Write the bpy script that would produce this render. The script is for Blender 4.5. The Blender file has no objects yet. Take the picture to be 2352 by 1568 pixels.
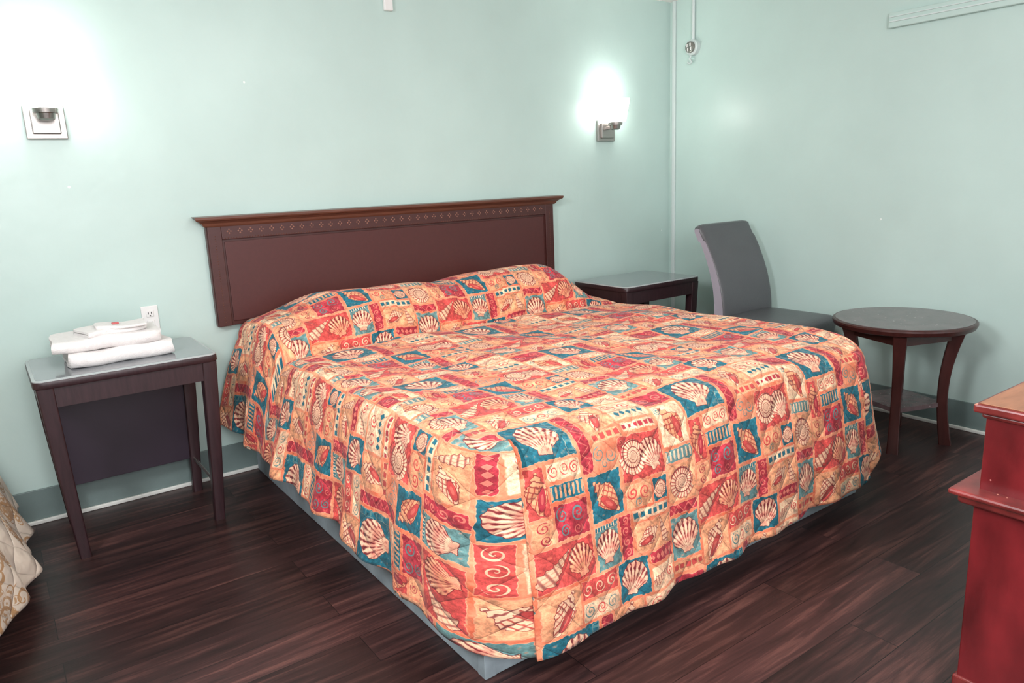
import bpy, bmesh, numpy as np, random
from math import *
from mathutils import Vector, Matrix
random.seed(4); rng=np.random.default_rng(7)
S=bpy.context.scene
S.view_settings.view_transform='Standard'; S.view_settings.look='None'
H=1.36; D=3.608; W=3.971; CEIL=2.466; XL=-3.2; YF=-3.0
COL=S.collection

# ------------------------------------------------------------ materials
def srgb(r,g,b):
    f=lambda c:(c/255/12.92 if c/255<=.04045 else ((c/255+.055)/1.055)**2.4)
    return (f(r),f(g),f(b),1)
def mat(name,col,rough=.5,metal=0,noise=0,nscale=8,bump=0,bscale=60,spec=.5,emit=None,estr=0,stretch=None,coat=0):
    m=bpy.data.materials.new(name);m.use_nodes=True;nt=m.node_tree;b=nt.nodes['Principled BSDF']
    b.inputs['Base Color'].default_value=col;b.inputs['Roughness'].default_value=rough;b.inputs['Metallic'].default_value=metal
    b.inputs['Specular IOR Level'].default_value=spec;b.inputs['Coat Weight'].default_value=coat
    tc=nt.nodes.new('ShaderNodeTexCoord');mp=nt.nodes.new('ShaderNodeMapping');nt.links.new(tc.outputs['Object'],mp.inputs[0])
    if stretch: mp.inputs['Scale'].default_value=stretch
    if noise:
        n=nt.nodes.new('ShaderNodeTexNoise');n.inputs['Scale'].default_value=nscale;n.inputs['Detail'].default_value=6
        nt.links.new(mp.outputs[0],n.inputs['Vector'])
        r=nt.nodes.new('ShaderNodeValToRGB');r.color_ramp.elements[0].position=.3;r.color_ramp.elements[1].position=.7
        r.color_ramp.elements[0].color=tuple(c*(1-noise) for c in col[:3])+(1,)
        r.color_ramp.elements[1].color=tuple(min(1,c*(1+noise)) for c in col[:3])+(1,)
        nt.links.new(n.outputs['Fac'],r.inputs[0]);nt.links.new(r.outputs[0],b.inputs['Base Color'])
    if bump:
        n=nt.nodes.new('ShaderNodeTexNoise');n.inputs['Scale'].default_value=bscale;n.inputs['Detail'].default_value=4
        nt.links.new(mp.outputs[0],n.inputs['Vector'])
        bp=nt.nodes.new('ShaderNodeBump');bp.inputs['Strength'].default_value=bump;bp.inputs['Distance'].default_value=.01
        nt.links.new(n.outputs['Fac'],bp.inputs['Height']);nt.links.new(bp.outputs[0],b.inputs['Normal'])
    if emit: b.inputs['Emission Color'].default_value=emit;b.inputs['Emission Strength'].default_value=estr
    return m
def specks(m,scale,thr,col,nsc=5):
    nt=m.node_tree;b=nt.nodes['Principled BSDF'];src=b.inputs['Base Color'].links[0].from_socket
    tc=nt.nodes.new('ShaderNodeTexCoord');v=nt.nodes.new('ShaderNodeTexVoronoi');v.inputs['Scale'].default_value=scale
    nt.links.new(tc.outputs['Object'],v.inputs['Vector'])
    v2=nt.nodes.new('ShaderNodeTexNoise');v2.inputs['Scale'].default_value=nsc;nt.links.new(tc.outputs['Object'],v2.inputs['Vector'])
    mr=nt.nodes.new('ShaderNodeMath');mr.operation='MULTIPLY';mr.inputs[1].default_value=thr;nt.links.new(v2.outputs['Fac'],mr.inputs[0])
    lt=nt.nodes.new('ShaderNodeMath');lt.operation='LESS_THAN';nt.links.new(v.outputs['Distance'],lt.inputs[0]);nt.links.new(mr.outputs[0],lt.inputs[1])
    mx=nt.nodes.new('ShaderNodeMix');mx.data_type='RGBA';nt.links.new(lt.outputs[0],mx.inputs['Factor']);nt.links.new(src,mx.inputs['A']);mx.inputs['B'].default_value=col
    nt.links.new(mx.outputs['Result'],b.inputs['Base Color']);return m

M_wall=specks(mat('mint_paint',srgb(188,211,205),.33,noise=.05,nscale=1.6,bump=.45,bscale=5,spec=.5),3.1,.035,srgb(226,236,232),3)
M_ceil=mat('ceiling_white',srgb(240,240,236),.8)
M_base=mat('baseboard_green',srgb(112,130,128),.5,noise=.12,nscale=5,bump=.1)
M_shoe=mat('shoe_strip',srgb(226,230,224),.5,noise=.08)
M_dark=mat('espresso_wood',srgb(48,29,33),.38,noise=.25,nscale=12,stretch=(8,8,1),bump=.05)
M_panel=mat('espresso_panel',srgb(46,35,48),.4,noise=.1)
M_top=mat('grey_laminate',srgb(126,130,134),.16,noise=.08,nscale=10,spec=.6,coat=.4)
M_edge=mat('light_edge',srgb(176,184,184),.3)
M_metal=mat('brushed_nickel',srgb(160,156,152),.32,metal=.9,noise=.05,nscale=40,stretch=(1,1,30))
M_nick2=mat('dark_nickel',srgb(150,145,140),.25,metal=.9)
M_shade=mat('opal_glass_lit',(1,1,1,1),.3,emit=(1,.97,.92,1),estr=14)
M_white=mat('white_plastic',srgb(230,230,228),.35)
M_ivory=mat('conduit_paint',srgb(204,216,214),.4)
M_black=mat('slot_dark',srgb(40,40,42),.6)
M_hb=mat('headboard_mahogany',srgb(70,35,32),.36,noise=.10,nscale=6,stretch=(1,3,14),bump=.04,bscale=40)
M_hb2=mat('headboard_panel',srgb(76,36,34),.42,noise=.05,nscale=60,bump=.05,bscale=300)
M_hbt=mat('headboard_cornice',srgb(98,60,46),.35,noise=.15,nscale=10,stretch=(1,6,10))
M_inlay=mat('headboard_inlay',srgb(146,102,86),.4)
M_chair=mat('grey_vinyl',srgb(84,85,88),.36,noise=.05,bump=.12,bscale=120)
M_chair2=mat('silver_vinyl',srgb(164,159,170),.35,noise=.05,bump=.1,bscale=120)
M_tabletop=specks(mat('worn_tabletop',srgb(100,84,86),.2,noise=.35,nscale=14,bump=.05),30,.2,srgb(154,142,142),6)
M_tabwood=mat('table_wood',srgb(62,30,27),.33,noise=.2,nscale=10,stretch=(5,5,1))
M_plat=mat('platform_bluegrey',srgb(148,162,168),.6,noise=.30,nscale=7,bump=.2,bscale=30)
M_matt=mat('mattress_ticking',srgb(225,222,215),.9)
M_towel=mat('terry_towel',srgb(246,242,240),.95,noise=.04,nscale=60,bump=.6,bscale=350,spec=.1)
M_soap=mat('soap_wrapper',srgb(190,90,90),.5)
M_dres=specks(mat('cherry_veneer',srgb(106,27,31),.3,noise=.45,nscale=5,stretch=(2,2,1),bump=.05),16,.13,srgb(196,126,120))
M_drestop=mat('dresser_top_worn',srgb(156,104,76),.4,noise=.25,nscale=9,stretch=(1,5,1))
M_dresedge=specks(mat('dresser_moulding',srgb(120,44,42),.3,noise=.5,nscale=12),24,.25,srgb(190,128,110))

def floor_mat():
    m=bpy.data.materials.new('vinyl_plank');m.use_nodes=True;nt=m.node_tree;b=nt.nodes['Principled BSDF'];N=nt.nodes.new;L=nt.links.new
    tc=N('ShaderNodeTexCoord');br=N('ShaderNodeTexBrick');L(tc.outputs['Object'],br.inputs['Vector'])
    br.inputs['Scale'].default_value=1;br.inputs['Brick Width'].default_value=1.2;br.inputs['Row Height'].default_value=.15
    br.inputs['Mortar Size'].default_value=.0012;br.inputs['Color1'].default_value=(0,0,0,1);br.inputs['Color2'].default_value=(1,1,1,1)
    br.inputs['Mortar'].default_value=(0,0,0,1);br.inputs['Bias'].default_value=0;br.offset=.37
    mp=N('ShaderNodeMapping');mp.inputs['Scale'].default_value=(1.6,22,1);L(tc.outputs['Object'],mp.inputs[0])
    ad=N('ShaderNodeVectorMath');ad.operation='MULTIPLY_ADD';L(br.outputs['Color'],ad.inputs[0]);ad.inputs[1].default_value=(7,7,7);L(mp.outputs[0],ad.inputs[2])
    n=N('ShaderNodeTexNoise');n.inputs['Scale'].default_value=1.4;n.inputs['Detail'].default_value=9;n.inputs['Roughness'].default_value=.66;n.inputs['Distortion'].default_value=.6;L(ad.outputs[0],n.inputs['Vector'])
    r=N('ShaderNodeValToRGB');e=r.color_ramp.elements;e[0].position=.32;e[0].color=srgb(33,21,21);e[1].position=.72;e[1].color=srgb(100,66,60)
    k=r.color_ramp.elements.new(.52);k.color=srgb(58,36,35);L(n.outputs['Fac'],r.inputs[0])
    sc=N('ShaderNodeMapRange');sc.inputs['To Min'].default_value=.65;sc.inputs['To Max'].default_value=1.4;L(br.outputs['Color'],sc.inputs['Value'])
    mu=N('ShaderNodeVectorMath');mu.operation='MULTIPLY';L(r.outputs[0],mu.inputs[0]);L(sc.outputs[0],mu.inputs[1])
    mx=N('ShaderNodeMix');mx.data_type='RGBA';L(br.outputs['Fac'],mx.inputs['Factor']);L(mu.outputs[0],mx.inputs['A']);mx.inputs['B'].default_value=srgb(18,10,12)
    L(mx.outputs['Result'],b.inputs['Base Color']);b.inputs['Roughness'].default_value=.36;b.inputs['Specular IOR Level'].default_value=.4
    bp=N('ShaderNodeBump');bp.inputs['Strength'].default_value=.12;bp.inputs['Distance'].default_value=.004;L(n.outputs['Fac'],bp.inputs['Height']);L(bp.outputs[0],b.inputs['Normal'])
    return m
M_floor=floor_mat()

# ------------------------------------------------------------ mesh helpers
def empty(name,loc=(0,0,0)):
    e=bpy.data.objects.new(name,None);e.location=loc;e.empty_display_size=.1;COL.objects.link(e);return e
def obj(name,me,m=None,parent=None,smooth=False):
    o=bpy.data.objects.new(name,me);COL.objects.link(o)
    if m: me.materials.append(m)
    if parent: o.parent=parent
    if smooth:
        for p in me.polygons:p.use_smooth=True
    return o
def box(name,x0,x1,y0,y1,z0,z1,m,parent=None,bevel=0,seg=2,vert_only=False):
    bm=bmesh.new();bmesh.ops.create_cube(bm,size=1)
    for v in bm.verts:
        v.co=Vector((x0+(v.co.x+.5)*(x1-x0),y0+(v.co.y+.5)*(y1-y0),z0+(v.co.z+.5)*(z1-z0)))
    if bevel:
        ed=[e for e in bm.edges if (not vert_only or abs(e.verts[0].co.z-e.verts[1].co.z)>1e-5)]
        bmesh.ops.bevel(bm,geom=ed,offset=bevel,segments=seg,affect='EDGES',profile=.5)
    me=bpy.data.meshes.new(name);bm.to_mesh(me);bm.free()
    return obj(name,me,m,parent)
def loft(name,secs,m,parent=None,smooth=False,caps=True):
    n=len(secs[0]);V=[p for s in secs for p in s];F=[]
    for i in range(len(secs)-1):
        for j in range(n):
            F.append((i*n+j,i*n+(j+1)%n,(i+1)*n+(j+1)%n,(i+1)*n+j))
    if caps:
        F.append(tuple(range(n))[::-1]);F.append(tuple((len(secs)-1)*n+j for j in range(n)))
    me=bpy.data.meshes.new(name);me.from_pydata(V,[],F);me.update()
    bm=bmesh.new();bm.from_mesh(me);bmesh.ops.recalc_face_normals(bm,faces=bm.faces);bm.to_mesh(me);bm.free()
    return obj(name,me,m,parent,smooth)
def sq(cx,cy,z,w,d,r=.0,rot=0):
    P=[]
    if r<=0: P=[(-w/2,-d/2),(w/2,-d/2),(w/2,d/2),(-w/2,d/2)]
    else:
        for (sx,sy,a0) in [(1,-1,-90),(1,1,0),(-1,1,90),(-1,-1,180)]:
            for k in range(5):
                a=radians(a0+k*22.5);P.append((sx*(w/2-r)+r*cos(a),sy*(d/2-r)+r*sin(a)))
    c,s=cos(rot),sin(rot)
    return [(cx+x*c-y*s,cy+x*s+y*c,z) for x,y in P]
def ring(cx,cy,z,r,n=48): return [(cx+r*cos(2*pi*k/n),cy+r*sin(2*pi*k/n),z) for k in range(n)]
def tube(name,pts,r,m,parent=None):
    c=bpy.data.curves.new(name,'CURVE');c.dimensions='3D';c.bevel_depth=r;c.bevel_resolution=4;c.use_fill_caps=True
    s=c.splines.new('POLY');s.points.add(len(pts)-1)
    for p,q in zip(s.points,pts):p.co=(*q,1)
    o=bpy.data.objects.new(name,c);COL.objects.link(o);c.materials.append(m)
    if parent:o.parent=parent
    return o
def autosmooth(o,ang=40):
    for p in o.data.polygons:p.use_smooth=True
    bm=bmesh.new();bm.from_mesh(o.data)
    for e in bm.edges:
        e.smooth = not(len(e.link_faces)==2 and e.calc_face_angle(0)>radians(ang))
    bm.to_mesh(o.data);bm.free()

# ------------------------------------------------------------ room
box('floor',XL,W+.1,YF,D+.1,-.1,0,M_floor)
box('wall_back',XL,W+.1,D,D+.12,0,CEIL,M_wall)
box('wall_right',W,W+.12,YF,D,0,CEIL,M_wall)
box('wall_left',XL-.12,XL,YF,D,0,CEIL,M_wall)
box('ceiling',XL-.12,W+.12,YF,D+.12,CEIL,CEIL+.1,M_ceil)
box('baseboard_back',XL,W,D-.010,D,0,.15,M_base,bevel=.003)
box('baseboard_right',W-.010,W,YF,D-.01,0,.15,M_base,bevel=.003)
box('baseboard_left',XL,XL+.01,YF,D-.01,0,.15,M_base,bevel=.003)
box('trim_1',XL+.01,W-.01,D-.024,D-.010,0,.018,M_shoe,bevel=.004)
box('trim_2',W-.024,W-.010,YF,D-.024,0,.018,M_shoe,bevel=.004)
box('trim_3',W-.014,W,D-.055,D-.028,.15,CEIL,M_ivory,bevel=.004)
e=empty('wall_raceway')
box('channel',W-.03,W,.2,2.107,2.035,2.108,M_wall,e,bevel=.004)
box('channel_lip',W-.036,W-.03,.2,2.10,2.062,2.068,M_ivory,e)
box('channel_lip2',W-.036,W-.03,.2,2.10,2.085,2.089,M_ivory,e)
e=empty('conduit_outlet')
tube('conduit',[(W-.012,3.40,CEIL),(W-.012,3.40,2.20)],.011,M_ivory,e)
o=loft('junction_box',[[(W-x,3.40+cy*r,2.15+sz*r) for cy,sz in [(cos(2*pi*k/24),sin(2*pi*k/24)) for k in range(24)]] for x,r in [(0,.05),(.03,.05),(.036,.044)]],M_ivory,e);autosmooth(o)
o=loft('outlet_face',[[(W-x,3.40+cos(2*pi*k/20)*r,2.15+sin(2*pi*k/20)*r) for k in range(20)] for x,r in [(.035,.036),(.05,.034),(.052,.028)]],M_nick2,e)
for k in range(4):
    a=k*pi/2+.6;box('prong_%d'%(k+1),W-.056,W-.05,3.40+.018*cos(a)-.004,3.40+.018*cos(a)+.004,2.15+.018*sin(a)-.009,2.15+.018*sin(a)+.009,M_white,e)
tube('cord_stub',[(W-.03,3.40,2.10),(W-.035,3.41,2.08),(W-.03,3.395,2.06),(W-.03,3.41,2.05),(W-.03,3.43,2.06)],.006,M_ivory,e)
e=empty('wall_sensor');box('case',1.845,1.895,D-.022,D,2.225,2.29,M_white,e,bevel=.006)
e=empty('wall_outlet')
box('plate',.532,.602,D-.007,D,.762,.876,M_white,e,bevel=.003)
for k,z in enumerate((.797,.841)):
    box('socket_%d'%(k+1),.551,.583,D-.010,D-.006,z-.015,z+.015,M_white,e,bevel=.003)
    for j,x in enumerate((.560,.573)): box('slot_%d_%d'%(k+1,j),x-.0015,x+.0015,D-.0112,D-.0099,z-.002,z+.008,M_black,e)
    box('ground_%d'%(k+1),.5645,.5695,D-.0112,D-.0099,z-.011,z-.006,M_black,e)

# ------------------------------------------------------------ sconces
def sconce(cx,cz,strength):
    e=empty('wall_sconce')
    box('backplate',cx-.072,cx+.072,D-.020,D,cz-.065,cz+.065,M_metal,e,bevel=.003)
    box('backplate_raised',cx-.050,cx+.050,D-.034,D-.020,cz-.046,cz+.046,M_metal,e,bevel=.004)
    yc=D-.100
    box('arm',cx-.014,cx+.014,yc,D-.02,cz+.006,cz+.026,M_nick2,e,bevel=.003)
    o=loft('cup',[ring(cx,yc,z,r,32) for z,r in [(cz+.000,.022),(cz+.006,.030),(cz+.026,.034),(cz+.028,.044),(cz+.045,.046)]],M_nick2,e);autosmooth(o)
    o=loft('glass_shade',[sq(cx,yc,z,w,w,.018) for z,w in [(cz+.046,.09),(cz+.05,.104),(cz+.12,.124),(cz+.185,.140),(cz+.185,.128),(cz+.12,.112),(cz+.06,.092)]],M_shade,e,True)
    return e
sconce(.290,1.665,1); sconce(3.36,1.64,1)

# ------------------------------------------------------------ nightstands
def nightstand(x0,y0):
    x1=x0+.645;y1=y0+.48;e=empty('nightstand')
    ym=(y0+y1)/2;xm=(x0+x1)/2
    o=loft('tabletop',[sq(xm,ym,z,.645-i,.48-i,.035) for z,i in [(.690,.004),(.693,0),(.714,0),(.717,.003)]],M_dark,e);autosmooth(o)
    o=loft('edge_band',[sq(xm,ym,z,.643-i,.478-i,.034) for z,i in [(.717,.002),(.7215,.002),(.7225,.006)]],M_edge,e);autosmooth(o)
    loft('laminate_top',[sq(xm,ym,z,.620,.455,.024) for z in (.7225,.7235)],M_top,e)
    t=.02
    box('apron_front',x0+.02,x1-.02,y0+.012,y0+.012+t,.615,.69,M_dark,e)
    box('apron_back',x0+.02,x1-.02,y1-.032,y1-.012,.615,.69,M_dark,e)
    box('apron_left',x0+.012,x0+.032,y0+.02,y1-.02,.615,.69,M_dark,e)
    box('apron_right',x1-.032,x1-.012,y0+.02,y1-.02,.615,.69,M_dark,e)
    i=1
    for sx,xa in ((1,x0+.036),(-1,x1-.036)):
        for sy,ya in ((1,y0+.034),(-1,y1-.034)):
            o=loft('leg_%d'%i,[sq(xa+sx*k*.035,ya+sy*k*.012,z,w,w,.006) for z,k,w in [(.69,0,.056),(.45,.3,.052),(.0,1,.040)]],M_dark,e);autosmooth(o);i+=1
    box('back_panel',x0+.06,x1-.06,y1-.045,y1-.030,.16,.62,M_panel,e,bevel=.002)
    for k,xa in ((1,x0+.066),(2,x1-.066)):
        tube('stretcher_%d'%k,[(xa,y0+.045,.16),(xa,y1-.045,.16)],.007,M_nick2,e)
    return e
nightstand(.068,3.075); nightstand(2.985,3.04)

# ------------------------------------------------------------ headboard (part of bed)
bed=empty('bed')
hy=D-.004
x0,x1=.845,2.885
box('headboard_back',x0,x1,hy-.030,hy,.741,1.225,M_hb,bed,bevel=.002)
box('headboard_panel',x0+.075,x1-.075,hy-.034,hy-.03,.76,1.135,M_hb2,bed,bevel=.003)
box('headboard_stile_1',x0+.004,x0+.065,hy-.042,hy-.03,.741,1.212,M_hb,bed,bevel=.003)
box('headboard_stile_2',x1-.065,x1-.004,hy-.042,hy-.03,.741,1.212,M_hb,bed,bevel=.003)
box('headboard_rail',x0+.065,x1-.065,hy-.042,hy-.03,1.145,1.212,M_hb,bed,bevel=.003)
prof=[(hy,1.205),(hy-.044,1.205),(hy-.050,1.212),(hy-.054,1.222),(hy-.066,1.232),(hy-.074,1.236),(hy-.078,1.242),(hy-.078,1.252),(hy,1.255)]
def cornice():
    secs=[]
    for s,xe in ((-1,x0),(1,x1)):
        secs.append([(xe+s*max(0,(hy-y-.040)*1.35) if y<hy-.001 else xe+s*(.05 if z>1.24 else .0),y,z) for y,z in prof])
    o=loft('headboard_cornice',secs,M_hbt,bed)
cornice()
def diamonds(name,pts,w,hh,y,m):
    V=[];F=[]
    for (x,z) in pts:
        b=len(V);V+=[(x-w,y,z),(x,y,z-hh),(x+w,y,z),(x,y,z+hh),(x,y-.002,z)]
        F+=[(b,b+1,b+4),(b+1,b+2,b+4),(b+2,b+3,b+4),(b+3,b,b+4)]
    me=bpy.data.meshes.new(name);me.from_pydata(V,[],F);obj(name,me,m,bed)
pts=[]
n=38
for k in range(n):
    cx=x0+.10+(x1-x0-.2)*k/(n-1)
    for dx,dz in ((-.008,0),(.008,0),(0,.009),(0,-.009)): pts.append((cx+dx,1.182+dz))
diamonds('headboard_inlay',pts,.0045,.0045,hy-.0422,M_inlay)
pts=[(xx,.76+.0115*k) for xx in (x0+.034,x1-.034) for k in range(36)]+[(x0+.08+.0125*k,1.152) for k in range(150)]
diamonds('headboard_beading',pts,.003,.003,hy-.0422,M_hbt)
box('platform',.948,2.85,1.533,D-.03,.0,.24,M_plat,bed,bevel=.004)
box('platform_corner_guard',.9465,.985,1.5315,1.57,.0,.12,M_plat,bed,bevel=.002)
box('mattress',.965,2.86,1.56,D-.06,.24,.60,M_matt,bed,bevel=.05,seg=4)

# ------------------------------------------------------------ printed cloth (drawn numerically)
NT=1280;U=128
yy,xx=np.mgrid[0:NT,0:NT].astype(np.float32)
def noise(sc,seed):
    r=np.random.default_rng(seed).standard_normal((NT,NT));f=np.fft.fftfreq(NT)*NT
    k=np.sqrt(f[:,None]**2+f[None,:]**2);g=np.exp(-(k/sc)**2)
    o=np.real(np.fft.ifft2(np.fft.fft2(r)*g));return (o/o.std()).astype(np.float32)
NA=noise(18,1);NB=noise(50,2);NC=noise(7,3);ND=noise(190,5)
c3=lambda *c:np.array(c,np.float32)/255
PEACH=c3(230,132,98);CREAM=c3(242,196,160);TEAL=c3(28,102,120);GTEAL=c3(94,136,136);RED=c3(206,76,72);MAR=c3(176,50,64);BRN=c3(112,34,40);PINK=c3(232,128,110);SAND=c3(236,162,120)
img=np.zeros((NT,NT,3),np.float32);img[:]=PEACH
img+= (NB*.02+NC*.03)[...,None]*np.array([.6,1.4,1.2],np.float32)
def aa(d,s=1.5): return np.clip(.5-d/s,0,1)
class Win:
    def __init__(s,cx,cy,r,rot=0):
        s.a=max(0,int(cy-r));s.b=min(NT,int(cy+r));s.c=max(0,int(cx-r));s.d=min(NT,int(cx+r))
        s.sl=(slice(s.a,s.b),slice(s.c,s.d))
        X=xx[s.sl]-cx;Y=yy[s.sl]-cy;c,t=cos(rot),sin(rot)
        s.X=X*c+Y*t;s.Y=-X*t+Y*c;s.n=NA[s.sl];s.m=NB[s.sl];s.k=ND[s.sl]
def put(w,m,col,al=1):
    m=(np.clip(m,0,1)*al)[...,None];im=img[w.sl];img[w.sl]=im*(1-m)+col*m
def rect(x0,y0,x1,y1,col,var=.07,outline=None):
    x0,y0,x1,y1=[v*U for v in (x0,y0,x1,y1)];w=Win((x0+x1)/2,(y0+y1)/2,max(x1-x0,y1-y0)/2+10)
    hx,hy_=(x1-x0)/2-7,(y1-y0)/2-7
    d=np.maximum(abs(w.X)-hx,abs(w.Y)-hy_)+w.n*2.6+w.m*2.2
    cc=col[None,None,:]*(1+var*(w.m+w.n*.6+ .35*w.k)[...,None])
    put(w,aa(d-3),CREAM if outline is None else outline,.55)
    put(w,aa(d,2.5),np.clip(cc,0,1),.96)
    put(w,aa(d)*np.clip(w.m*.9-1.2,0,1),PEACH,.45)
def scallop(x,y,r,rot=0,tint=CREAM):
    x*=U;y*=U;r*=U*.88;w=Win(x,y,r*1.35,rot)
    hx,hy_=w.X,w.Y-.95*r;ang=np.arctan2(hx,-hy_);rad=np.hypot(hx,hy_)
    e=np.hypot(w.X*1.06,w.Y*1.0)-r*(1+.025*np.cos(ang*24))
    side=rad*np.sin(abs(ang)-.92);d=np.maximum(e,side)
    hinge=np.maximum(abs(w.X)-.34*r,abs(w.Y-.80*r)-.13*r)
    d=np.minimum(d,hinge)+w.m*1.4
    put(w,aa(d-3),BRN,.9)
    q=np.clip(rad/(1.9*r),0,1)
    put(w,aa(d),tint)
    put(w,aa(d)*np.clip(.55*np.sin(q*16+w.n*.5),0,1),PINK,.8)
    put(w,aa(d)*np.clip(.5-abs(q-.45)*2.2+.25*w.m,0,1),RED,.5)
    rib=np.cos(ang*31+w.m*.35);put(w,aa(d)*np.clip((rib-.2)*1.6,0,1)*np.clip(q*1.4-.05+.3*w.m,0,1),BRN,.85)
    band=np.clip(1-abs(q-.80)/.08,0,1);put(w,aa(d)*band*np.clip((rib+.3)*2+w.m*.3,0,1),BRN,.9)
    put(w,aa(d)*np.clip((-rib-.55)*2.2,0,1)*np.clip(.6+.5*w.n,0,1),np.array([1,.91,.80],np.float32),.55)
def nautilus(x,y,r,rot=0,flip=1,tint=CREAM):
    x*=U;y*=U;r*=U*.95;w=Win(x,y,r*1.4,rot);X=w.X*flip
    ph=np.arctan2(w.Y,X);rad=np.hypot(X,w.Y)+1e-3
    R=r*(1+.10*(ph/pi));d=rad-R+w.m*1.4
    put(w,aa(d-3),BRN,.9);put(w,aa(d),tint)
    k=.55;t=(np.log(rad/r)/k-ph/(2*pi)*1.0);fr=abs((t-np.floor(t))-.5)
    rib=np.cos(ph*23+np.log(rad/r)*6+w.m*.3);put(w,aa(d)*np.clip((rib-.1)*1.5,0,1)*np.clip(rad/r*1.4,0,1),c3(172,64,58),.8)
    put(w,aa(d)*np.clip((fr-.38)*12,0,1),BRN,.9);put(w,aa(d)*np.clip((.10-fr)*8,0,1),np.array([1,.93,.83],np.float32),.5)
def conch(x,y,r,rot=0,flip=1,tint=CREAM,ap=RED):
    x*=U;y*=U;r*=U;w=Win(x,y,r*1.45,rot);X=w.X*flip/r;Y=w.Y/r
    hw=np.interp(Y,[-1.15,-.8,-.5,-.42,-.1,.3,.8,1.2],[0,.2,.34,.52,.62,.52,.26,.06]).astype(np.float32)
    kn=.05*np.sin(Y*22)*(Y<-.1);d=(abs(X-.06*Y)-hw-kn)*r;d=np.maximum(d,(abs(Y)-1.18)*r)+w.m*1.4
    put(w,aa(d-3),BRN,.9);put(w,aa(d),tint)
    ba=np.cos((Y*1.0-.35*X)*20+w.m*.4);put(w,aa(d)*np.clip((ba-.5)*2,0,1)*np.clip(.9-Y,0,1),BRN,.75)
    put(w,aa(d)*np.clip(np.cos((X*1.3+Y*.35)*19+w.m*.4)-.4,0,.5)*2*(Y>-.4),c3(180,74,64),.9)
    a=np.hypot((X-.22+.1*Y)/.2,(Y-.35)/.62)-1;put(w,aa(a*r*.2-2)*aa(d),BRN,.8);put(w,aa(a*r*.2)*aa(d),ap,.85);put(w,aa((a+.55)*r*.2)*aa(d),PINK,.6)
def turret(x,y,r,rot=0,tint=CREAM):
    x*=U;y*=U;r*=U;w=Win(x,y,r*1.3,rot);X=w.X/r;Y=w.Y/r
    hw=np.interp(Y,[-1.15,.7,1.0],[0,.42,.2])*(1+.12*np.cos(Y*17));d=(abs(X)-hw)*r;d=np.maximum(d,(abs(Y)-1.1)*r)+w.m
    put(w,aa(d-3),BRN,.9);put(w,aa(d),tint);put(w,aa(d)*np.clip(-np.cos((Y-.25*X)*17)-.2,0,1),BRN,.75)
    put(w,aa(d)*np.clip(np.cos((X+.3*Y)*28+w.m*.4)-.4,0,1),c3(200,90,70),.65)
def swirl(x,y,r,col,rot=0,flip=1,turns=1.7,lw=.085,tail=0):
    x*=U;y*=U;r*=U;w=Win(x,y,r*1.3,rot);X=w.X*flip;ph=np.arctan2(w.Y,X)/(2*pi);rad=np.hypot(X,w.Y)
    p=r/turns;t=rad/p-ph;fr=abs(t-np.round(t))*p;d=fr-lw*r*(1+.25*w.n);d=np.maximum(d,rad-r)+w.m*.6
    put(w,aa(d),col,.95)
def zig(x0,y0,x1,y1,vert=True):
    rect(x0,y0,x1,y1,MAR,outline=CREAM);w=Win((x0+x1)/2*U,(y0+y1)/2*U,max(x1-x0,y1-y0)*U/2)
    if vert: a,b,L_=w.X,w.Y,(x1-x0)*U
    else: a,b,L_=w.Y,w.X,(y1-y0)*U
    per=.62*U;tri=abs(((b/per)%1)-.5)*2;d=abs(a-(tri-.5)*L_*.62)-4-w.n
    lim=np.maximum(abs(w.X)-(x1-x0)*U/2+10,abs(w.Y)-(y1-y0)*U/2+10);put(w,aa(np.maximum(d,lim)),PINK,.9)
def dots(x0,y0,x1,y1,n,col,bg,dia=False):
    if bg is not None: rect(x0,y0,x1,y1,bg)
    for k in range(n):
        if x1-x0>y1-y0: cx=x0+(x1-x0)*(k+.5)/n;cy=(y0+y1)/2;s=min((x1-x0)/n,(y1-y0))*.27
        else: cx=(x0+x1)/2;cy=y0+(y1-y0)*(k+.5)/n;s=min((y1-y0)/n,(x1-x0))*.27
        w=Win(cx*U,cy*U,s*U*2.2,.1*(k%3-1))
        d=(abs(w.X)+abs(w.Y)*.8-s*U*1.35) if dia else np.maximum(abs(w.X),abs(w.Y))-s*U
        put(w,aa(d+w.n*2-3),BRN if col is not TEAL else c3(16,60,80),.5);put(w,aa(d+w.n*2),col,.95)
def bars(x0,y0,x1,y1,n,bg,fg):
    rect(x0,y0,x1,y1,bg);hor=(x1-x0)>(y1-y0)
    for k in range(n):
        if hor: c=x0+(x1-x0)*(k+.5)/n;w=Win(c*U,(y0+y1)/2*U,(y1-y0)*U*.5,.08);d=np.maximum(abs(w.X)-.055*U,abs(w.Y)-(y1-y0)*U*.32)
        else: c=y0+(y1-y0)*(k+.5)/n;w=Win((x0+x1)/2*U,c*U,(x1-x0)*U*.5,.08);d=np.maximum(abs(w.Y)-.055*U,abs(w.X)-(x1-x0)*U*.32)
        put(w,aa(d+w.m*1.5),fg,.9)
rect(0.02,0.02,2.9,2.6,TEAL);scallop(1.4,1.3,1.22,.12)
bars(2.42,.1,2.85,2.5,6,TEAL,GTEAL)
zig(3.0,0,3.72,3.6)
rect(3.85,0,5.6,1.85,SAND);conch(4.7,.95,.82,.35);dots(3.9,1.9,5.6,2.45,4,RED,SAND)
swirl(4.1,2.92,.36,GTEAL);swirl(4.75,3.1,.34,GTEAL,1,-1);swirl(4.35,3.4,.22,GTEAL,2)
rect(5.68,0,8,1.75,CREAM);swirl(6.35,.58,.38,RED,0,1);swirl(7.25,.58,.38,RED,pi,-1);dots(5.9,1.0,7.8,1.6,5,TEAL,None,True)
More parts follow.
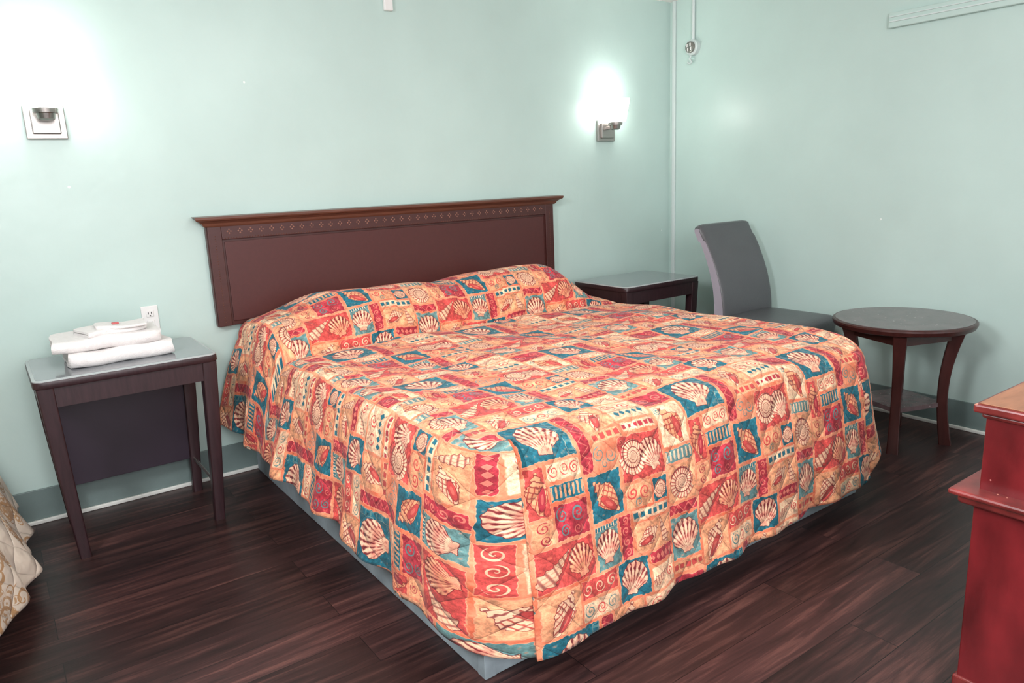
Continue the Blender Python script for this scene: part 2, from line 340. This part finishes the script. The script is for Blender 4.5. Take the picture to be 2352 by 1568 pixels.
rect(5.2,2.5,8,4.6,RED,outline=CREAM);nautilus(6.05,3.5,.82);scallop(7.2,3.6,.85,-.3);swirl(7.75,2.8,.2,PINK);swirl(5.45,2.75,.2,PINK)
dots(5.75,1.85,7.9,2.4,6,MAR,CREAM)
rect(1.0,2.66,2.95,3.5,CREAM);swirl(1.45,3.08,.30,RED);swirl(2.05,3.05,.26,RED,pi,-1);swirl(2.6,3.1,.28,RED,1)
rect(0,2.66,.95,4.8,RED);conch(.48,3.75,.75,.1,1,SAND,MAR)
bars(1.0,3.55,2.95,4.35,8,TEAL,SAND)
rect(3.1,3.7,5.1,5.85,TEAL);conch(4.1,4.78,.9,-.75,-1,SAND,RED)
rect(1.0,4.42,2.95,6.0,MAR,outline=CREAM);swirl(1.45,4.9,.33,GTEAL);swirl(2.35,4.95,.38,GTEAL,2,-1);swirl(1.55,5.6,.27,GTEAL,1);swirl(2.25,5.65,.25,PINK,1,-1)
rect(3.1,5.92,4.6,8,GTEAL);scallop(3.85,7.0,.84,.1);bars(3.15,5.95,4.5,6.25,8,CREAM,TEAL)
rect(4.68,5.92,5.4,8,MAR)
for k in range(4): swirl(5.04,6.22+.5*k,.2,PINK,k,1-2*(k%2),1.3,.16)
rect(5.2,4.68,6.85,5.85,SAND);swirl(5.65,5.1,.33,RED,0,1,1.6,.1);swirl(6.4,5.15,.33,RED,2,-1,1.6,.1);swirl(6.0,5.6,.22,GTEAL,2,-1,1.4,.12)
dots(5.5,5.92,7.98,6.5,6,TEAL,CREAM)
rect(6.92,4.68,7.98,5.85,TEAL);nautilus(7.45,5.28,.44)
rect(5.48,6.58,8,8,SAND);conch(6.35,7.3,.62,1.2);turret(7.4,7.25,.62,-.3)
rect(0,6.08,3.0,7.95,RED,outline=CREAM);turret(.8,7.0,.85,.9);scallop(2.15,7.05,.85,-.2,SAND)
rect(0,4.88,.95,6.0,SAND);swirl(.45,5.2,.26,MAR,1);swirl(.5,5.7,.22,MAR,2,-1)
rect(8.05,0,9.95,1.3,MAR,outline=CREAM);swirl(8.5,.65,.36,PINK,0,1,1.6,.11);swirl(9.45,.65,.36,PINK,2,-1,1.6,.11)
rect(8.05,1.35,9.95,3.6,CREAM);conch(9.0,2.5,.9,-.35,1,SAND,RED);swirl(8.4,1.75,.22,GTEAL)
bars(8.05,3.65,9.95,4.35,7,GTEAL,CREAM)
rect(8.05,4.4,9.95,6.3,SAND);nautilus(9.0,5.35,.8,.5,-1)
zig(8.05,6.35,9.95,6.95,False)
rect(8.05,7.0,9.95,9.2,GTEAL);scallop(9.0,8.1,.98,-.15)
dots(8.05,9.25,9.95,9.85,5,RED,SAND)
rect(0,8.0,1.9,9.95,SAND);conch(.95,9.0,.85,.6)
rect(1.95,8.0,4.2,8.95,RED,outline=CREAM)
for k in range(3): swirl(2.35+.72*k,8.48,.29,CREAM,k,1-2*(k%2),1.5,.1)
rect(1.95,9.0,4.2,9.95,CREAM);swirl(2.4,9.48,.34,GTEAL,0,1);swirl(3.1,9.5,.3,RED,2,-1);swirl(3.75,9.48,.3,GTEAL,1)
rect(4.25,8.05,6.1,9.95,TEAL);scallop(5.18,8.98,.88,.25)
rect(6.15,8.05,7.98,8.7,MAR,outline=CREAM);dots(6.2,8.1,7.95,8.65,5,PINK,None,True)
rect(6.15,8.75,7.98,9.95,CREAM);turret(6.8,9.35,.5,1.2);swirl(7.6,9.35,.27,RED)
img*= (1+ND*.02+NA*.025)[...,None]
img=np.clip(img,0,1)
def mkimg(name,a):
    n=a.shape[0];im=bpy.data.images.new(name,n,n);px=np.ones((n,n,4),np.float32);px[...,:3]=a[::-1];im.pixels.foreach_set(px.ravel());im.update();im.pack();return im
IM_quilt=mkimg('shell_print',img)
TAN=c3(176,138,98)
img=np.zeros((NT,NT,3),np.float32);img[:]=c3(214,202,186)
r2=np.random.default_rng(11)
for k in range(64):
    x,y=.8+r2.random()*8.4,.8+r2.random()*8.4
    if k%3==0:
        w=Win(x*U,y*U,.9*U,r2.random()*6);ph=np.arctan2(w.X,-w.Y);rad=np.hypot(w.X,w.Y)
        R=.75*U*abs(np.cos(ph*3))**.5+3;put(w,aa(abs(rad-R)-4),TAN);put(w,aa(rad-R*.75)*(np.cos(rad/5)>.1),TAN,.8)
    else: swirl(x,y,.4+.4*r2.random(),TAN,r2.random()*6,1-2*(k%2),1.6,.10)
IM_cream=mkimg('scroll_print',np.clip(img,0,1))

def cloth_mat(name,im,scale,off=(0,0),rough=.85):
    m=bpy.data.materials.new(name);m.use_nodes=True;nt=m.node_tree;b=nt.nodes['Principled BSDF'];N=nt.nodes.new;L=nt.links.new
    uv=N('ShaderNodeTexCoord');mp=N('ShaderNodeMapping');mp.inputs['Scale'].default_value=(1/scale,1/scale,1);mp.inputs['Location'].default_value=(off[0]/scale,off[1]/scale,0);L(uv.outputs['UV'],mp.inputs[0])
    t=N('ShaderNodeTexImage');t.image=im;t.extension='REPEAT';L(mp.outputs[0],t.inputs[0]);L(t.outputs[0],b.inputs['Base Color'])
    b.inputs['Roughness'].default_value=rough;b.inputs['Specular IOR Level'].default_value=.2
    b.inputs['Sheen Weight'].default_value=.1
    n=N('ShaderNodeTexNoise');n.inputs['Scale'].default_value=5;L(uv.outputs['UV'],n.inputs['Vector'])
    w=N('ShaderNodeVectorMath');w.operation='MULTIPLY_ADD';L(n.outputs['Color'],w.inputs[0]);w.inputs[1].default_value=(.06,.06,0);L(uv.outputs['UV'],w.inputs[2])
    sp=N('ShaderNodeSeparateXYZ');L(w.outputs[0],sp.inputs[0])
    def mth(op,a,bb=None):
        q=N('ShaderNodeMath');q.operation=op
        for i,v in enumerate((a,bb)):
            if v is None: continue
            if isinstance(v,(int,float)): q.inputs[i].default_value=v
            else: L(v,q.inputs[i])
        return q.outputs[0]
    s=pi/.13
    a=mth('ABSOLUTE',mth('SINE',mth('MULTIPLY',mth('ADD',sp.outputs[0],sp.outputs[1]),s)))
    c=mth('ABSOLUTE',mth('SINE',mth('MULTIPLY',mth('SUBTRACT',sp.outputs[0],sp.outputs[1]),s)))
    h=mth('POWER',mth('MULTIPLY',a,c),.45)
    n2=N('ShaderNodeTexNoise');n2.inputs['Scale'].default_value=17;n2.inputs['Detail'].default_value=2;L(uv.outputs['UV'],n2.inputs['Vector'])
    h=mth('ADD',h,mth('MULTIPLY',n2.outputs['Fac'],1.1))
    bp=N('ShaderNodeBump');bp.inputs['Strength'].default_value=.8;bp.inputs['Distance'].default_value=.014;L(h,bp.inputs['Height']);L(bp.outputs[0],b.inputs['Normal'])
    return m
M_quilt=cloth_mat('shell_quilt',IM_quilt,.645,(-.158,-.175));M_cream=cloth_mat('cream_scroll_cloth',IM_cream,.75)

def bedspread(parent,xl,xr,yf,yh,zt0,mtl,hemL,hemF,hemR,offL,offF,offR,seed=0,ph0=0,edR=.0,rc=.11):
    r=.085;xc=(xl+xr)/2
    def sm(t): t=min(1,max(0,t));return t*t*(3-2*t)
    def bump(x,y):
        t=(y-3.02)/.50
        if t<=0: return -.012*exp(-((t*.5)/.03)**2)
        q=sqrt(max(0,1-(1-min(t/.40,1))**2)) if t<.40 else 1-.30*((min(t,1.1)-.40)/.60)**1.6
        return .215*q
    def z(x,y):
        e=(.60+.40*sm((x-xl-.06)/.28))*(edR+(1-edR)*sm((xr-x-.06)/.40))
        mid=1-.07*exp(-((x-xc+.05)/.10)**2)
        b=bump(x,y+.015*sin(x*5+1));b=b*e*mid if b>0 else b
        foot=-.018*exp(-((y-yf-.08)/.12)) if y>yf else 0
        return zt0+b+foot+.006*sin(x*7+y*3+seed)+.005*sin(x*3.1-y*8.3+seed*2)+.004*sin(x*17+y*13)
    ys=np.linspace(yf,yh,300);zs=[z(xc+.3,v) for v in ys];L=np.concatenate([[0],np.cumsum(np.hypot(np.diff(ys),np.diff(zs)))])
    Vy=lambda y:float(np.interp(y,ys,L))
    V=[];F=[];UV=[]
    def grid(P,Q):
        b=len(V);n=len(P);m=len(P[0])
        for i in range(n):
            for j in range(m):V.append(P[i][j]);UV.append(Q[i][j])
        for i in range(n-1):
            for j in range(m-1):
                F.append((b+i*m+j,b+(i+1)*m+j,b+(i+1)*m+j+1,b+i*m+j+1))
    a0,a1=xl+r,xr-r;f0=yf+r
    def yfoot(x):
        if x<a0+rc: d=a0+rc-x;return f0+rc-sqrt(max(0,rc*rc-d*d))
        if x>a1-rc: d=x-(a1-rc);return f0+rc-sqrt(max(0,rc*rc-d*d))
        return f0
    nx,ny=200,260
    xs=np.concatenate([a0+rc*(1-np.cos(np.linspace(0,pi/2,12))),np.linspace(a0+rc,a1-rc,nx)[1:-1],a1-rc+rc*np.sin(np.linspace(0,pi/2,12))])
    P=[];Q=[]
    for x in xs:
        y0=yfoot(x);col=[y0+(yh-y0)*j/ny for j in range(ny+1)]
        zc=[z(x,y) for y in col];P.append([(x,y,q) for y,q in zip(col,zc)])
        cs=[Vy(y0)]
        for j in range(ny): cs.append(cs[-1]+hypot(col[j+1]-col[j],zc[j+1]-zc[j]))
        Q.append([(x-xl,v) for v in cs])
    grid(P,Q)
    per=[]
    for y in np.arange(yh,f0+rc,-.012): per.append((a0,y,-1,0))
    for a in np.linspace(0,pi/2,24): per.append((a0+rc-rc*cos(a),f0+rc-rc*sin(a),-cos(a),-sin(a)))
    nE=len(per)-1;n1=len(per)-5
    for x in np.arange(a0+rc+.012,a1-rc,.012): per.append((x,f0,0,-1))
    n2=len(per)
    for a in np.linspace(0,pi/2,12): per.append((a1-rc+rc*sin(a),f0+rc-rc*cos(a),sin(a),-cos(a)))
    for y in np.arange(f0+rc+.012,yh,.012): per.append((a1,y,1,0))
    per.append((a1,yh,1,0))
    ss=[0]
    for p,q in zip(per,per[1:]): ss.append(ss[-1]+hypot(p[0]-q[0],p[1]-q[1]))
    def skirt(i0,i1,kind,extra):
        P=[];Q=[];N1,N2=8,44
        for i in range(i0,i1):
            x,y,nx_,ny_=per[i];s=ss[i];zt=z(x,y)
            fx=(x-xl)/(xr-xl);fy=(y-yf)/(yh-yf)
            wl=max(0,-nx_);wr=max(0,nx_);wf=max(0,-ny_);tot=wl+wr+wf
            hem=(wl*hemL(fy)+wr*hemR(fy)+wf*hemF(fx))/tot;off=(wl*offL(fy)+wr*offR(fy)+wf*offF(fx))/tot
            if kind=='F': hem=hemF(fx)
            row=[];uvr=[];dist=0
            near=abs(s-ss[n1])
            cal=.25+.75*sm(near/.30)
            for k in range(N1+N2+1):
                if k<=N1: a=pi/2*k/N1;o_=r*sin(a);zz=zt-r*(1-cos(a));dist=r*a
                else:
                    t=(k-N1)/N2;zz=(zt-r)+(hem-(zt-r))*t;dist=r*pi/2+(zt-r-hem)*t
                    wv=.55*sin(2*pi*s/.34+seed+ph0)+.35*sin(2*pi*s/.19+1.7*seed+1)+.25*sin(2*pi*s/.75+2)
                    amp=(.020 if wf>.5 else .030)*cal
                    o_=r+off*t**.8+amp*wv*t**1.2+.006*sin(zz*14+s*5)*t+.018*(1-cal)*t
                    o_+=extra*min(1,t*4)
                row.append((x+nx_*o_,y+ny_*o_,zz))
                if kind=='L': uvr.append((r-dist, Vy(yh)-s))
                elif kind=='F': uvr.append(((x if i>=nE else per[nE][0]-(ss[nE]-s)*1.4)-xl,Vy(f0)-dist))
                else: uvr.append((a1-xl+dist, Vy(max(yf,f0+rc))+ (s-ss[n2])-.1))
            P.append(row);Q.append(uvr)
        grid(P,Q)
    skirt(0,n1+3,'L',0);skirt(n1,n2+1,'F',.012);skirt(n2,len(per),'R',0)
    me=bpy.data.meshes.new('bedspread');me.from_pydata(V,[],F)
    ul=me.uv_layers.new(name='UVMap');li=np.zeros(len(me.loops),np.int32);me.loops.foreach_get('vertex_index',li)
    ul.data.foreach_set('uv',np.array(UV,np.float32)[li].ravel())
    bm=bmesh.new();bm.from_mesh(me);bmesh.ops.recalc_face_normals(bm,faces=bm.faces);bm.to_mesh(me);bm.free()
    o=obj('bedspread',me,mtl,parent,True)
    sd=o.modifiers.new('thick','SOLIDIFY');sd.thickness=.008;sd.offset=-1
    return o
def st(t): t=min(1,max(0,t));return t*t*(3-2*t)
bedspread(bed,.925,2.925,1.49,D-.05,.675,M_quilt,
  lambda f:.085+.20*f**.7, lambda f:.075+.055*f+.09*st((f-.88)/.10), lambda f:.21+.05*f,
  lambda f:.05+.08*f**1.3, lambda f:.065+.0*f, lambda f:.065+.02*f,seed=1)

bed2=empty('bed')
box('platform',-2.12,-.30,1.533,D-.03,0,.24,M_plat,bed2,bevel=.004)
box('mattress',-2.13,-.29,1.56,D-.06,.24,.60,M_matt,bed2,bevel=.05,seg=4)
box('headboard',-2.1,-.2,D-.04,D-.004,.741,1.25,M_hb,bed2,bevel=.004)
bedspread(bed2,-2.2,-.235,1.49,D-.05,.675,M_cream,
  lambda f:.12, lambda f:.12, lambda f:.07+.04*f,
  lambda f:.05, lambda f:.06, lambda f:.06+.14*st((f-.46)/.15),seed=3)

# ------------------------------------------------------------ towels (nested folds, fold facing the room)
def towel(name,cx,cy,z0,w,d,hh,rot,parent,seed,shells=2):
    V=[];F=[]
    th=hh/(2*shells)*.97;K=34
    for sidx in range(shells):
        R=hh/2-sidx*hh/(2*shells)
        path=[]
        yb=d/2-.008*sidx-.004*((sidx+seed)%2)
        yf=-d/2+hh/2
        for k in range(10): path.append((yb+(yf-yb)*k/10,-1,0))
        for k in range(13):
            a=-pi/2-pi*k/12;path.append((yf,sin(a),cos(a)))
        for k in range(1,11): path.append((yf+(yb-yf)*k/10,1,0))
        outer=[];inner=[]
        for y,sz,cc in path:
            outer.append((y+R*cc,R*sz));inner.append((y+(R-th)*cc,(R-th)*sz))
        sec=outer+inner[::-1];n=len(sec);b=len(V)
        for i in range(K+1):
            tt=-1+2*i/K;X=w/2*tt*(1-.012*sidx)
            e=1-.10*abs(tt)**12
            for y,zl in sec:
                yy_=y*e+.004*sin(X*19+seed+sidx)+.003*sin(X*43+seed*3)
                Xw=X+.004*sin(y*30+seed+zl*60)
                zz=zl*(1-.06*abs(tt)**8)+.0035*sin(X*17+y*9+seed)*(zl>0)+.002*sin(X*37+seed)
                zz=max(-hh/2,zz)
                V.append((cx+Xw*cos(rot)-yy_*sin(rot),cy+Xw*sin(rot)+yy_*cos(rot),z0+hh/2+zz))
        for i in range(K):
            for j in range(n): F.append((b+i*n+j,b+i*n+(j+1)%n,b+(i+1)*n+(j+1)%n,b+(i+1)*n+j))
        h=n//2
        for base in (b,b+K*n):
            for j in range(h-1): F.append((base+j,base+j+1,base+n-2-j,base+n-1-j))
    me=bpy.data.meshes.new(name);me.from_pydata(V,[],F);me.update()
    bm=bmesh.new();bm.from_mesh(me);bmesh.ops.recalc_face_normals(bm,faces=bm.faces);bm.to_mesh(me);bm.free()
    o=obj(name,me,M_towel,parent);autosmooth(o,60);return o
tw=empty('towel_stack')
towel('bath_towel_1',.385,3.300,.7236,.37,.24,.060,.04,tw,1)
towel('bath_towel_2',.350,3.315,.782,.38,.235,.050,-.04,tw,2)
towel('washcloth_1',.370,3.315,.831,.22,.17,.020,.22,tw,3,1)
towel('washcloth_2',.405,3.295,.850,.18,.13,.014,-.12,tw,4,1)
box('soap',.375,.400,3.285,3.305,.862,.869,M_soap,tw,bevel=.002)

# ------------------------------------------------------------ chair
ch=empty('side_chair')
cx0,cx1=3.41,3.87
zs=np.linspace(.40,1.04,26);fr=[];bk=[]
for zv in zs:
    t=(zv-.40)/.64
    yc=2.685+.03*sin(pi*t*1.0)*-1+.175*t**1.7
    th=.085-.035*t
    fr.append((yc,zv));bk.append((yc+th,zv-.006*t))
top=[(fr[-1][0]+.006,1.052),((fr[-1][0]+bk[-1][0])/2,1.058),(bk[-1][0]-.006,1.050)]
outline=fr+top+bk[::-1]
def backsec(x,ins,rz):
    return [(x,y+(ins if i<len(fr) else (-ins if i>=len(fr)+3 else 0)),zv-(rz if zv>.98 else 0)) for i,(y,zv) in enumerate(outline)]
o=loft('backrest',[backsec(cx0,.010,.022),backsec(cx0+.004,.004,.012),backsec(cx0+.016,0,.004),backsec(cx0+.05,0,0),backsec(cx1-.05,0,0),backsec(cx1-.016,0,.004),backsec(cx1-.004,.004,.012),backsec(cx1,.010,.022)],M_chair,ch);autosmooth(o,50)
bm=bmesh.new();vs=[bm.verts.new((cx0-.001,y+(.008 if i<len(fr) else (-.008 if i>=len(fr)+3 else 0)),zv-(.022 if zv>.98 else 0))) for i,(y,zv) in enumerate(outline)]
bm.faces.new(vs);me=bpy.data.meshes.new('side_gusset');bm.to_mesh(me);bm.free();obj('side_gusset',me,M_chair2,ch)
o=loft('seat',[sq((cx0+cx1)/2,2.475,z,.46-i,.47-i,.05) for z,i in [(.44,.02),(.445,.004),(.50,0),(.52,.008),(.533,.03),(.540,.09),(.543,.2)]],M_chair,ch,True)
box('seat_frame',cx0+.015,cx1-.015,2.26,2.70,.39,.44,M_chair,ch,bevel=.004)
i=1
for xa in (cx0+.035,cx1-.035):
    for ya,k in ((2.275,0),(2.70,.05)):
        o=loft('leg_%d'%i,[sq(xa,ya+k*(1-z/.42),z,w,w,.004) for z,w in [(.42,.042),(0,.028)]],M_dark,ch);i+=1

# ------------------------------------------------------------ round table
tb=empty('round_table');tx,ty=3.60,1.758;TZ=.619;n=72
o=loft('tabletop',[ring(tx,ty,z,r,n) for z,r in [(TZ-.034,.302),(TZ-.030,.310),(TZ-.012,.318),(TZ-.004,.317),(TZ,.312)]],M_tabwood,tb);autosmooth(o,30)
o=loft('tabletop_inlay',[ring(tx,ty,z,.304,n) for z in (TZ,TZ+.0015)],M_tabletop,tb);autosmooth(o,30)
dx,dy=.9,.42
A0=atan2(-dy,-dx)
for k in range(4):
    a=A0+k*pi/2;ca,sa=cos(a),sin(a);secs=[]
    for q in range(15):
        t=q/14;z=(TZ-.034)*t
        rad=.222-.030*sin(pi*t)+.022*t**3
        wd=.058-.010*sin(pi*t)+.010*t**3
        secs.append(sq(tx+ca*rad,ty+sa*rad,z,wd*.95,wd*.9,.006,a))
    o=loft('leg_%d'%(k+1),secs,M_tabwood,tb);autosmooth(o,50)
for k in range(4):
    a=A0+k*pi/2;b=a+pi/2
    x0_,y0_=tx+.225*cos(a),ty+.225*sin(a);x1_,y1_=tx+.225*cos(b),ty+.225*sin(b)
    pr=[(-.01,TZ-.095),(.01,TZ-.095),(.01,TZ-.034),(-.01,TZ-.034)];nx_,ny_=cos((a+b)/2),sin((a+b)/2)
    loft('apron_%d'%(k+1),[[(X+nx_*u,Y+ny_*u,v) for u,v in pr] for X,Y in ((x0_,y0_),(x1_,y1_))],M_tabwood,tb)
o=loft('lower_shelf',[[(tx+.20*cos(A0+k*pi/2),ty+.20*sin(A0+k*pi/2),z) for k in range(4)] for z in (.190,.212)],M_tabletop,tb)

# ------------------------------------------------------------ dresser
dr=empty('dresser');X0,Y1=1.865,.70;X1,Y0=2.95,.20
box('top_slab',X0-.022,X1+.02,Y0-.02,Y1+.022,.776,.797,M_dresedge,dr,bevel=.005)
box('top_veneer',X0-.012,X1+.01,Y0-.01,Y1+.012,.797,.800,M_drestop,dr,bevel=.001)
box('top_cove',X0-.008,X1+.01,Y0-.01,Y1+.008,.762,.776,M_dresedge,dr,bevel=.006)
box('upper_case',X0,X1,Y0,Y1,.575,.765,M_dres,dr,bevel=.003)
box('waist_moulding_1',X0-.050,X1+.03,Y0-.02,Y1+.050,.568,.583,M_dresedge,dr,bevel=.006)
box('waist_moulding_2',X0-.034,X1+.02,Y0-.02,Y1+.034,.545,.570,M_dresedge,dr,bevel=.009,seg=4)
box('lower_case',X0-.006,X1,Y0,Y1+.006,.06,.550,M_dres,dr,bevel=.003)
box('plinth',X0-.014,X1,Y0,Y1+.014,.0,.07,M_dresedge,dr,bevel=.004)
for r_ in range(3):
    for c_ in range(2):
        xa=X0+.03+c_*.52;z0=.09+r_*.152;box('drawer_%d'%(r_*2+c_+1),xa,xa+.5,Y1+.006,Y1+.018,z0,z0+.14,M_dres,dr,bevel=.004)
        tube('pull_%d'%(r_*2+c_+1),[(xa+.2,Y1+.015,z0+.07),(xa+.2,Y1+.035,z0+.07),(xa+.3,Y1+.035,z0+.07),(xa+.3,Y1+.015,z0+.07)],.005,M_nick2,dr)

# ------------------------------------------------------------ lights
w=bpy.data.worlds.new('world');S.world=w;w.use_nodes=True
bg=w.node_tree.nodes['Background'];bg.inputs[0].default_value=(.98,.97,1,1);bg.inputs[1].default_value=1.95
def area(name,loc,tgt,size,energy,col):
    l=bpy.data.lights.new(name,'AREA');l.shape='SQUARE';l.size=size;l.energy=energy;l.color=col
    o=bpy.data.objects.new(name,l);o.location=loc;o.rotation_euler=(Vector(tgt)-Vector(loc)).to_track_quat('-Z','Y').to_euler();COL.objects.link(o)
area('daylight_lamp',(.2,-1.2,2.1),(3.6,1.9,.5),1.2,84,(1,.97,.99))
area('right_wall_fill',(-.9,1.3,2.2),(3.9,1.3,.9),.7,62,(.98,.97,1))  # fill light added to brighten the right wall, not a lamp of the room
area('overhead_fill',(1.6,1.4,CEIL-.05),(1.6,1.4,0),.5,20,(1,.97,.95))  # added overhead fill, no fixture hangs here

# ------------------------------------------------------------ camera
yaw,pitch,roll=[radians(a) for a in (35.365,12.414,2.471)]
f=Vector((sin(yaw)*cos(pitch),cos(yaw)*cos(pitch),-sin(pitch)));r0=Vector((cos(yaw),-sin(yaw),0));u0=r0.cross(f)
r=r0*cos(roll)-u0*sin(roll);u=u0*cos(roll)+r0*sin(roll)
cd=bpy.data.cameras.new('camera');cam=bpy.data.objects.new('camera',cd);COL.objects.link(cam)
cd.sensor_width=36;cd.lens=36*1685.2/2352
m=Matrix((r,u,-f)).transposed().to_4x4();m.translation=Vector((0,0,H));cam.matrix_world=m
S.camera=cam
